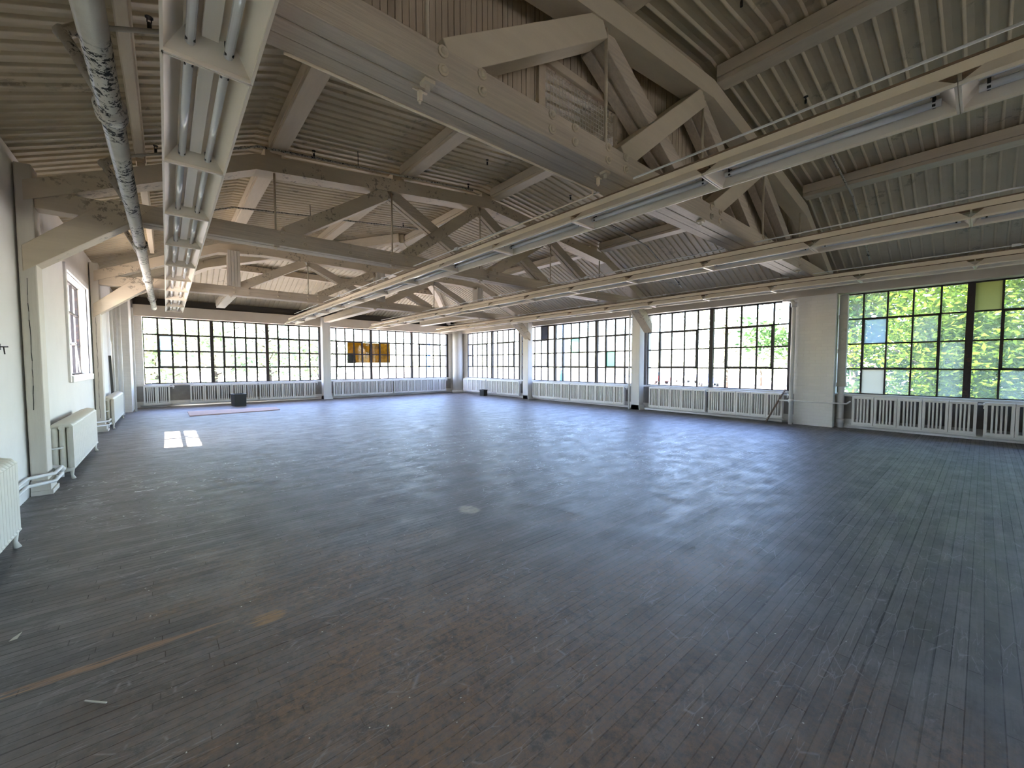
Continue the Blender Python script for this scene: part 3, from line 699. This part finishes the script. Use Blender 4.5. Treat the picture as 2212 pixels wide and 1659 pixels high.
# small brackets and conduit on the first truss
for x, lab in ((1.28, 'small T-shaped bracket under the nearest truss, farther left'), (3.11, 'small T-shaped bracket under the nearest truss, near the second light row')):
    mb = MB(); mb.box(-.012, .012, -.012, .012, -.07, 0); mb.box(-.05, .05, -.006, .006, -.012, -.002); mb.tube([(.0, 0, -.05), (0, 0, -.085)], .009, 8)
    tag(mb.build('beam_bracket', 'strut_paint', loc=(x, 2.40, 3.2)), lab, 'bracket')
mb = MB(); mb.tube([(.55, 2.60, 3.188), (3.28, 2.60, 3.188), (3.36, 2.66, 3.19), (3.42, 5.0, 3.19)], .009, 6); tag(mb.build('conduit', 'strut_paint'), 'thin conduit along the far edge of the nearest truss beam', 'conduit')

# ------------------------------------------------------------------ sprinkler main and branches
t = empty('sprinkler_main', (-.225, -.6, 3.1)); 
mb = MB(); mb.tube([(0, 0, 0), (0, 16.4, 0)], .062, 18); mb.build('pipe', 'flaking_pipe', t)
for y in (3.75, 7.6, 10.6, 13.6):
    mb = MB(); mb.tube([(0, y+.6-.09, 0), (0, y+.6-.07, 0), (0, y+.6+.07, 0), (0, y+.6+.09, 0)], [.064, .082, .082, .064], 18); mb.build('coupling', 'flaking_pipe', t)
tag(t, 'thick white sprinkler main with black flaking patches along the left side', 'pipe')
def topz(x):
    P_ = [(-1.25, 3.45), (1.05, 4.43), (5.15, 4.88), (9.15, 4.43), (11.5, 3.40)]
    for a, b in zip(P_, P_[1:]):
        if x <= b[0]: return a[1]+(b[1]-a[1])*(x-a[0])/(b[0]-a[0])
def head(par, x, y, z, upright=True):
    s_ = 1 if upright else -1; P0 = Vector(par.location) if par else Vector((0, 0, 0))
    mb = MB(); mb.tube([(0, 0, 0), (0, 0, s_*.045)], .014, 8).tube([(-.012, 0, s_*.045), (-.012, 0, s_*.08)], .004, 5).tube([(.012, 0, s_*.045), (.012, 0, s_*.08)], .004, 5); t = mb.build('sprinkler_head', 'dark_iron', par, loc=Vector((x, y, z))-P0)
    mb = MB(); mb.tube([(0, 0, s_*.08), (0, 0, s_*.085)], .026, 10); mb.build('deflector', 'dark_iron', t)
for y, nm, x1 in ((4.2, 'first', 4.6), (6.55, 'second', 4.6), (9.35, 'third', 4.9)):
    xs = [-.36, .1, 1.05, 2.9, x1]
    pts = [(-.225, y-.42, 3.12), (-.47, y-.03, topz(-.45)-.08)]+[(x, y, topz(x)) for x in xs]
    t = empty('sprinkler_branch', pts[0]); P0 = Vector(pts[0]); mb = MB(); mb.tube(pts[:3], .040, 10).ball(pts[1], .05); mb.v = [tuple(Vector(v)-P0) for v in mb.v]; mb.build('riser', 'flaked_branch', t)
    mb = MB(); mb.tube(pts[2:], .017, 8); mb.v = [tuple(Vector(v)-P0) for v in mb.v]; mb.build('branch_pipe', 'flaked_branch', t)
    mb = MB()
    for x in (.5, 2.4):
        mb.tube([(x, y, topz(x)+.01), (x, y, zleft(x)-.01)], .006, 5)
    mb.v = [tuple(Vector(v)-P0) for v in mb.v]; mb.build('hanger', 'dark_iron', t)
    tag(t, '%s black-flecked sprinkler branch pipe from the camera on the left roof slope' % nm, 'pipe')
    for x, hn in ((-.02, 'beside the main pipe'), (1.75, 'past the first roof bend'), (4.5, 'near the ridge')): head(t, x, y, topz(x)+.015)
for y, nm in ((1.6, 'near right'), (5.55, 'far right')):
    pts = [(x, y, topz(x)-.02) for x in (7.6, 8.4, 9.2, 10.2, 11.0)]
    mb = MB(); mb.tube([Vector(p_)-Vector(pts[0]) for p_ in pts], .017, 8); t = tag(mb.build('sprinkler_branch', 'flaked_branch', loc=pts[0]), 'black-flecked sprinkler branch pipe on the right roof slope, the %s one' % nm.split()[0], 'pipe')
    for x, hn in ((4.2, 'left of the ridge'), (6.3, 'right of the ridge'), (10.8, 'low by the window wall')): head(t, x, y, topz(x)+.03, x < 9)

# ------------------------------------------------------------------ wall-hung radiators
def wall_rad(axis, a, b, label):
    """axis x: on the right wall, spans Y a..b (a>b); axis y: back wall, spans X a..b"""
    L_ = abs(b-a); n = max(2, int(round(L_/.37))); sw = L_/n
    t = empty('wall_radiator', (11.72, min(a, b), .12) if axis == 'x' else (max(a, b), 18.20, .12), 0 if axis == 'x' else PI/2)
    # local: sections run along +Y, face toward -X ; for the back wall the face turns to -Y
    proto = None
    for i in range(n):
        if proto is None:
            mb = MB(); y0 = .004; y1 = sw-.004
            mb.box(-.05, .05, y0, y1, .0, .05); mb.box(-.05, .05, y0, y1, .57, .62)
            mb.box(-.05, .07, y0, y0+.042, .05, .57); mb.box(-.05, .07, y1-.042, y1, .05, .57)
            k = 4; gp = (sw-.098)/(k+1)
            for j in range(k):
                yc = .049+gp*(j+1); mb.box(-.045, .07, yc-.0135, yc+.0135, .04, .58)
            proto = mb.build('section', 'radiator_paint', t, .004)
        else:
            c = proto.copy(); C.objects.link(c); c.parent = t; c.location = (0, sw*i, 0)
    mb = MB()
    for i in range(1, n, 3): mb.box(.03, .27, sw*i-.02, sw*i+.02, .54, .57)
    mb.box(-.03, .03, -.0, L_, -.03, -.005)
    mb.build('bracket', 'radiator_paint', t)
    mb = MB(); mb.tube([(0, -.005, .58), (0, -.09, .58), (0, -.09, .50)], .02, 8).ball((0, -.09, .58), .034); mb.build('valve', 'radiator_paint', t)
    return tag(t, label, 'radiator', 'wall radiators under the big windows')
for a, b, lab in ((1.90, .05, 'white wall radiator right of the brick pilaster, under the green windows'), (-.03, -1.9, 'white wall radiator at the right edge of the view under the green windows'),
                  (6.93, 5.15, 'white wall radiator beside the near white post, under the window with the parked cars'), (5.07, 3.24, 'white wall radiator just left of the brick pilaster with a plank leaning on it'),
                  (12.33, 10.3, 'white wall radiator under the third right window group, far half'), (10.22, 7.86, 'white wall radiator under the third right window group, near half'),
                  (17.55, 15.62, 'white wall radiator next to the round corner column on the right side'), (15.54, 13.2, 'white wall radiator behind the small black bin on the right')):
    wall_rad('x', a, b, lab)
for a, b, lab in ((-.62, .06, 'short wall radiator at the left end of the back wall'), (.6, 2.62, 'back wall radiator behind the black bin and plywood sheet'), (2.70, 4.7, 'back wall radiator just left of the dividing post'),
                  (5.44, 8.1, 'back wall radiator just right of the dividing post, under the yellow sheet'), (8.18, 11.0, 'back wall radiator next to the round corner column')):
    wall_rad('y', a, b, lab)
# ------------------------------------------------------------------ freestanding column radiators on the left
def col_rad(y0, n, label):
    t = empty('column_radiator', (-.925, y0, 0)); p_ = .073
    global RSEC
    if RSEC is None:
        mb = MB()
        for x in (-.035, -.10, -.165): mb.tube([(x, 0, .13), (x, 0, .17), (x, 0, .62), (x, 0, .66)], [.026, .029, .029, .026], 8)
        mb.tube([(-.012, 0, .66), (-.04, 0, .685), (-.10, 0, .70), (-.16, 0, .685), (-.19, 0, .66)], [.026, .033, .035, .033, .026], 8)
        mb.tube([(-.01, 0, .16), (-.04, 0, .125), (-.10, 0, .115), (-.16, 0, .125), (-.19, 0, .16)], [.026, .03, .03, .03, .026], 8)
        mb.tube([(-.10, -.037, .66), (-.10, .037, .66)], .03, 8); mb.tube([(-.10, -.037, .145), (-.10, .037, .145)], .026, 8)
        mb.box(-.034, -.002, -.034, .034, .15, .67)
        RSEC = mb.build('section', 'radiator_cream', t)
        o = RSEC
    else: o = RSEC.copy(); C.objects.link(o); o.parent = t; o.location = (0, 0, 0)
    for i in range(1, n):
        c = RSEC.copy(); C.objects.link(c); c.parent = t; c.location = (0, p_*i, 0)
    for i in (0, n-1):
        for x in (-.03, -.17):
            mb = MB(); mb.tube([(x, p_*i, .13), (x*1.0, p_*i, .05), (x+(.012 if x > -.1 else -.012), p_*i, .0)], [.024, .014, .024], 8); mb.build('leg', 'radiator_cream', t)
    mb = MB(); mb.tube([(-.10, -.03, .42), (-.10, -.12, .42), (-.24, -.14, .42)], .013, 8).tube([(-.10, -.03, .145), (-.10, -.12, .145), (-.10, -.12, .06)], .018, 8).ball((-.10, -.11, .16), .035); mb.build('valve', 'pipe_paint', t)
    return tag(t, label, 'radiator', 'freestanding radiators along the left wall')
RSEC = None
col_rad(3.04, 27, 'cast iron radiator at the left edge of the view, nearest the camera')
col_rad(7.5, 31, 'cast iron radiator under the small left window')
col_rad(12.75, 35, 'far cast iron radiator at the end of the left wall')

# ------------------------------------------------------------------ heating pipes
def pipe(pts, r, label, mt='pipe_paint', name='heating_pipe', extra=None, seg=10):
    mb = MB(); mb.tube(pts, r, seg)
    for e in extra or []: mb.tube(e[0], e[1], seg)
    return tag(mb.build(name, mt), label, 'pipe')
for z, r, x, lab in ((.235, .018, XL+.034, 'upper'), (.15, .018, XL+.034, 'lower')):
    pts = [(x, -3, z)]
    for yp in (2.27, 6.79, 12.34):
        pts += [(x, yp-.22, z), (-.99, yp-.05, z), (-.99, yp+.33, z), (x, yp+.5, z)]
    pts += [(x, 16.7, z)]
    pipe(pts, r, '%s heating pipe along the left wall, bending round the posts' % lab)
for z, r, x, lab in ((.07, .03, 11.86, 'floor-level'), ):
    pipe([(x, -3.2, z), (x, 2.0, z)], r, '%s heating pipe under the radiators right of the brick pilaster' % lab)
    pipe([(x, 3.05, z), (x, 17.7, z)], r, '%s heating pipe along the right window wall left of the pilaster' % lab)
pipe([(11.5, 3.2, .06), (11.5, 6.95, .06)], .028, 'low heating pipe on the floor between the brick pilaster and the near white post')
pipe([(-.7, 18.34, .07), (11.4, 18.34, .07)], .03, 'heating pipe along the foot of the back wall')
pipe([(11.54, 3.03, 0), (11.54, 3.03, 2.92), (11.6, 3.1, 3.0), (11.75, 3.3, 3.03)], .045, 'vertical white pipe on the left edge of the brick pilaster', name='riser_pipe', extra=[([(11.54, 3.03, .53), (11.54, 3.03, .61)], .058), ([(11.54, 3.03, 2.84), (11.54, 3.03, 2.95)], .065)])
pipe([(11.60, 3.3, .57), (11.60, 1.98, .57), (11.72, 1.94, .62)], .018, 'thin horizontal pipe crossing the face of the brick pilaster', name='cross_pipe')
pipe([(11.47, 7.52, 0), (11.47, 7.52, 3.3)], .026, 'vertical pipe beside the near white post on the right', name='riser_pipe')
pipe([(-1.0, 15.95, 0), (-1.0, 15.95, 3.3)], .055, 'white vertical pipe before the brick pier in the left back corner', name='riser_pipe')
pipe([(-1.12, 15.6, 0), (-1.12, 15.6, 3.3)], .035, 'thinner vertical pipe beside the left wall at the far end', name='riser_pipe')
pipe([(-.76, 17.0, 0), (-.76, 17.0, 3.2)], .03, 'bright vertical pipe on the edge of the left back brick pier', name='riser_pipe')
# duct-like downpipe between pilaster and the green window
t = empty('downpipe', (11.86, 2.13, 0)); mb = MB(); mb.tube([(0, 0, 0), (0, 0, .98)], .062, 12); mb.build('lower_pipe', 'post_paint_white', t)
mb = MB(); mb.box(-.06, .06, -.075, .075, .95, 3.04); mb.build('boxing', 'box_paint', t, .004)
for z in (.95, 1.72, 2.5): mb = MB(); mb.box(-.07, .07, -.085, .085, z, z+.09); mb.build('collar', 'box_paint', t, .004)
mb = MB(); mb.tube([(0, 0, .1), (0, 0, .2)], .075, 12); mb.build('collar', 'post_paint_white', t)
tag(t, 'boxed downpipe with collars between the brick pilaster and the green window', 'downpipe')

# ------------------------------------------------------------------ loose things
def bin_(x, y, w_, h_, lab):
    mb = MB(); k = .88; b = w_/2
    k = .95; o4 = [(-b*k, -b*k), (b*k, -b*k), (b*k, b*k), (-b*k, b*k)]; t4 = [(-b, -b), (b, -b), (b, b), (-b, b)]; i4 = [(-b*.93, -b*.93), (b*.93, -b*.93), (b*.93, b*.93), (-b*.93, b*.93)]; n4 = [(v[0]*.97, v[1]*.97) for v in o4]
    vs = [(*v, 0) for v in o4]+[(*v, h_) for v in t4]+[(*v, h_) for v in i4]+[(*v, .02) for v in n4]
    fs = [(3, 2, 1, 0)]
    for a in (0, 4, 8):
        for i in range(4): j = (i+1) % 4; fs.append((a+i, a+j, a+4+j, a+4+i))
    fs.append((12, 13, 14, 15)); mb.add(vs, fs); t = empty('waste_bin', (x, y, 0), .2); mb.build('body', 'black_plastic', t)
    r = MB(); 
    for s_ in (-1, 1): r.box(-b-.012, b+.012, s_*b-.012, s_*b+.012, h_-.03, h_+.006); r.box(s_*b-.012, s_*b+.012, -b, b, h_-.03, h_+.006)
    r.build('rim', 'black_plastic', t, .003)
    tag(t, lab, 'bin')
bin_(1.9, 17.1, .37, .42, 'black square waste bin in front of the back wall radiator')
bin_(11.28, 15.25, .26, .28, 'small black bin on the floor by the right window wall')
mb = MB(); mb.prism([(.45, 14.42), (2.72, 14.62), (2.78, 15.6), (.44, 15.84)], .002, .024, 'z'); tag(mb.build('plywood_sheet', 'pink_plywood'), 'pinkish plywood sheet lying flat on the floor near the back wall', 'sheet')
mb = MB(); mb.bar((11.42, 3.52, .012), (11.70, 3.20, .84), .05, .02); tag(mb.build('leaning_plank', 'old_wood'), 'dark thin wooden plank leaning on the radiator left of the brick pilaster', 'plank')
mb = MB(); mb.bar((-.313, 2.468, .003), (-.241, 2.394, .003), .006, .004); tag(mb.build('wood_splinter', 'paper_scrap'), 'pale splinter of wood lying on the dark floor at the lower left', 'splinter')
mb = MB(); mb.add([(-.675, 3.27, .001), (-.645, 3.27, .003), (-.635, 3.32, .014), (-.665, 3.30, .002)], [(0, 1, 2, 3)]); tag(mb.build('paper_scrap', 'paper_scrap'), 'torn pale paper scrap on the floor near the left edge', 'scrap')
mb = MB(); mb.bar((-1.13, 15.40, .0), (-1.17, 15.46, 1.7), .05, .02); tag(mb.build('dark_strip', 'dark_iron'), 'dark narrow strip standing behind the far left radiator', 'strip')
random.seed(11); mb = MB()
for i in range(420):
    d = random.uniform(1.2, 7.5); a = random.uniform(-.05, 1.45); x = math.sin(a)*d; y = math.cos(a)*d
    if x < -.9 or x > 11 or y < -.3: continue
    s_ = random.uniform(.002, .006); th = random.uniform(0, 3); n = 4
    vs = [(x+s_*random.uniform(.6, 1.2)*math.cos(th+k*1.57), y+s_*random.uniform(.6, 1.2)*math.sin(th+k*1.57), .0012) for k in range(4)]+[(x, y, s_*.5+.001)]
    mb.add(vs, [(0, 1, 4), (1, 2, 4), (2, 3, 4), (3, 0, 4)])
tag(mb.build('paint_chips', 'paper_scrap'), 'tiny pale paint chips and grit scattered over the dark floorboards', 'debris', kind='stuff')
# yellow sheet fixed outside the back windows
mb = MB(); mb.box(6.2, 8.2, YB+.13, YB+.145, 1.54, 2.46); t = mb.build('yellow_sheet', 'sheet_yellow')
mb = MB(); mb.box(6.19, 6.55, YB+.125, YB+.148, 1.52, 1.97); mb.build('green_corner', 'sheet_green', t)['label'] = 'dark green lower left corner of the sheet'
tag(t, 'ribbed yellow sheet fixed outside the back windows right of the dividing post', 'sheet')

# ------------------------------------------------------------------ outside
gz = -.9
mb = MB(); mb.add([(-60, -80, gz), (200, -80, gz), (200, 160, gz), (-60, 160, gz)], [(0, 1, 2, 3)]); g_ = struct(mb.build('ground', 'lot_asphalt'))
mb = MB(); mb.box(13.2, 34, -30, 6.5, gz+.005, gz+.03); mb.box(-12, 9.5, 24, 50, gz+.005, gz+.03); struct(mb.build('lawn', 'lawn'))
def tree(x, y, h, r, lm, n, lab, seed, ls=.16, low=.25):
    random.seed(seed); t = empty('leafy_tree', (x, y, gz)); mb = MB(); pts = [(0, 0, 0), (.1, .05, h*.25), (-.05, .1, h*.5), (.1, 0, h*.8)]
    mb.tube(pts, [.16*h/7, .12*h/7, .09*h/7, .03], 8)
    for k in range(7):
        a = k*2.4; z = h*(.25+.07*k); mb.tube([(0, 0, z), (math.cos(a)*r*.6, math.sin(a)*r*.6, z+h*.12)], [.05*h/7, .015], 6)
    mb.build('trunk', 'bark', t)
    cl = [(Vector((random.gauss(0, .42)*r, random.gauss(0, .42)*r, h*random.uniform(low, .97)))) for _ in range(38)]
    lf = MB()
    for i in range(n):
        c = random.choice(cl); q = c+Vector((random.gauss(0, .24)*r, random.gauss(0, .24)*r, random.gauss(0, .16)*r))
        d1 = Vector((random.gauss(0, 1), random.gauss(0, 1), random.gauss(0, .6))).normalized(); d2 = d1.cross(Vector((random.gauss(0, 1), random.gauss(0, 1), random.gauss(0, 1)))).normalized()
        s_ = ls*random.uniform(.6, 1.3)
        lf.add([q-d1*s_, q+d2*s_*.42, q+d1*s_, q-d2*s_*.42], [(0, 1, 2, 3)])
    lf.build('foliage', lm, t)
    tag(t, lab, 'tree', 'trees outside the windows')
tree(17.2, 1.0, 6.6, 2.1, 'leaf_bright', 15000, 'bright green tree filling the window right of the brick pilaster', 1, .085, .05)
tree(17.4, -1.9, 6.6, 2.2, 'leaf_bright', 15000, 'bright green tree outside the window at the right edge', 2, .085, .05)
tree(20.0, 3.2, 7.6, 2.4, 'leaf_mid', 8000, 'darker green tree behind, seen left of the window frame by the pilaster', 3, .14, .03)
tree(22.5, .4, 8.4, 3.0, 'leaf_mid', 8000, 'taller green tree farther behind the window right of the pilaster', 4, .16, .02)
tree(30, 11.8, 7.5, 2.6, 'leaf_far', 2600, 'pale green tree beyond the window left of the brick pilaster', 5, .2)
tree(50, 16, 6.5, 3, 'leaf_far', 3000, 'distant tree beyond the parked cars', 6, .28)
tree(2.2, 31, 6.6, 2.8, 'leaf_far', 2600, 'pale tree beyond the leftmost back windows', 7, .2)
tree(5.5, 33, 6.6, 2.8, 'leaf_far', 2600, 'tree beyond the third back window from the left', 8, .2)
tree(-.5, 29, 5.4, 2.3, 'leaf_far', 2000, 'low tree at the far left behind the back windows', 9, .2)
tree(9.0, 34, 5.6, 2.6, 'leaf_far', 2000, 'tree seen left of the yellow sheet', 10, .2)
# parked cars
def car(x, y, rz, c, lab, s=1.0):
    t = empty('parked_car', (x, y, gz), rz)
    b = MB(); pr = [(-2.1, .35), (-2.15, .75), (-1.9, .92), (-1.3, .98), (-.75, 1.42), (.75, 1.45), (1.35, 1.02), (2.05, .9), (2.15, .6), (2.1, .35)]
    b.prism(pr, -.85, .85); b.build('body', c, t, .06)
    g2 = MB(); g2.prism([(-1.18, 1.0), (-.72, 1.37), (.72, 1.4), (1.22, 1.03)], -.87, .87); g2.prism([(-1.35, .99), (-.82, 1.43), (.8, 1.46), (1.42, 1.03)], -.66, .66); g2.build('windows', 'car_glass', t)
    for wx in (-1.3, 1.35):
        for wy in (-.8, .8): w2 = MB(); w2.tube([(wx, wy-.1, .33), (wx, wy+.1, .33)], .33, 14); w2.build('wheel', 'tyre', t)
    tag(t, lab, 'car', 'cars parked outside the right windows')
for x, y, rz, c, lab in ((41, 26, .9, 'car_blue', 'blue car parked outside, leftmost in the second right window'), (47, 27, 1.0, 'car_red', 'red car parked outside next to the blue one'), (52, 25.5, .8, 'car_grey', 'grey car parked between the red and navy cars'), (46, 20.0, .5, 'car_navy', 'navy car parked outside close to the dark mullion'), (56, 23.5, .8, 'car_silver', 'silver car parked farthest back')):
    car(x, y, rz, c, lab)
# blue posts
for x, y, lab in ((14.8, 13.5, 'pale blue post standing outside the right windows'), (11.9, 21.6, 'pale blue post standing outside the back windows by the corner')):
    mb = MB(); mb.tube([(0, 0, 0), (0, 0, 5.2)], .13, 12); tag(mb.build('blue_post', 'post_blue', loc=(x, y, gz)), lab, 'post')
# pale house seen through the leaves
t = empty('house', (30, -2, gz)); mb = MB(); mb.box(-3, 3, -4, 4, 0, 4.4); mb.build('walls', 'facade', t)
mb = MB(); mb.prism([(-4.4, 4.4), (4.4, 4.4), (0, 6.4)], -3.4, 3.4, 'x'); mb.build('roof', 'roof_outer', t)
for y in (-2.2, .2, 2.4): mb = MB(); mb.box(-3.03, -2.99, y-.4, y+.4, 1.6, 3.0); mb.build('window', 'car_glass', t)
tag(t, 'pale house half hidden behind the green trees on the right', 'house')
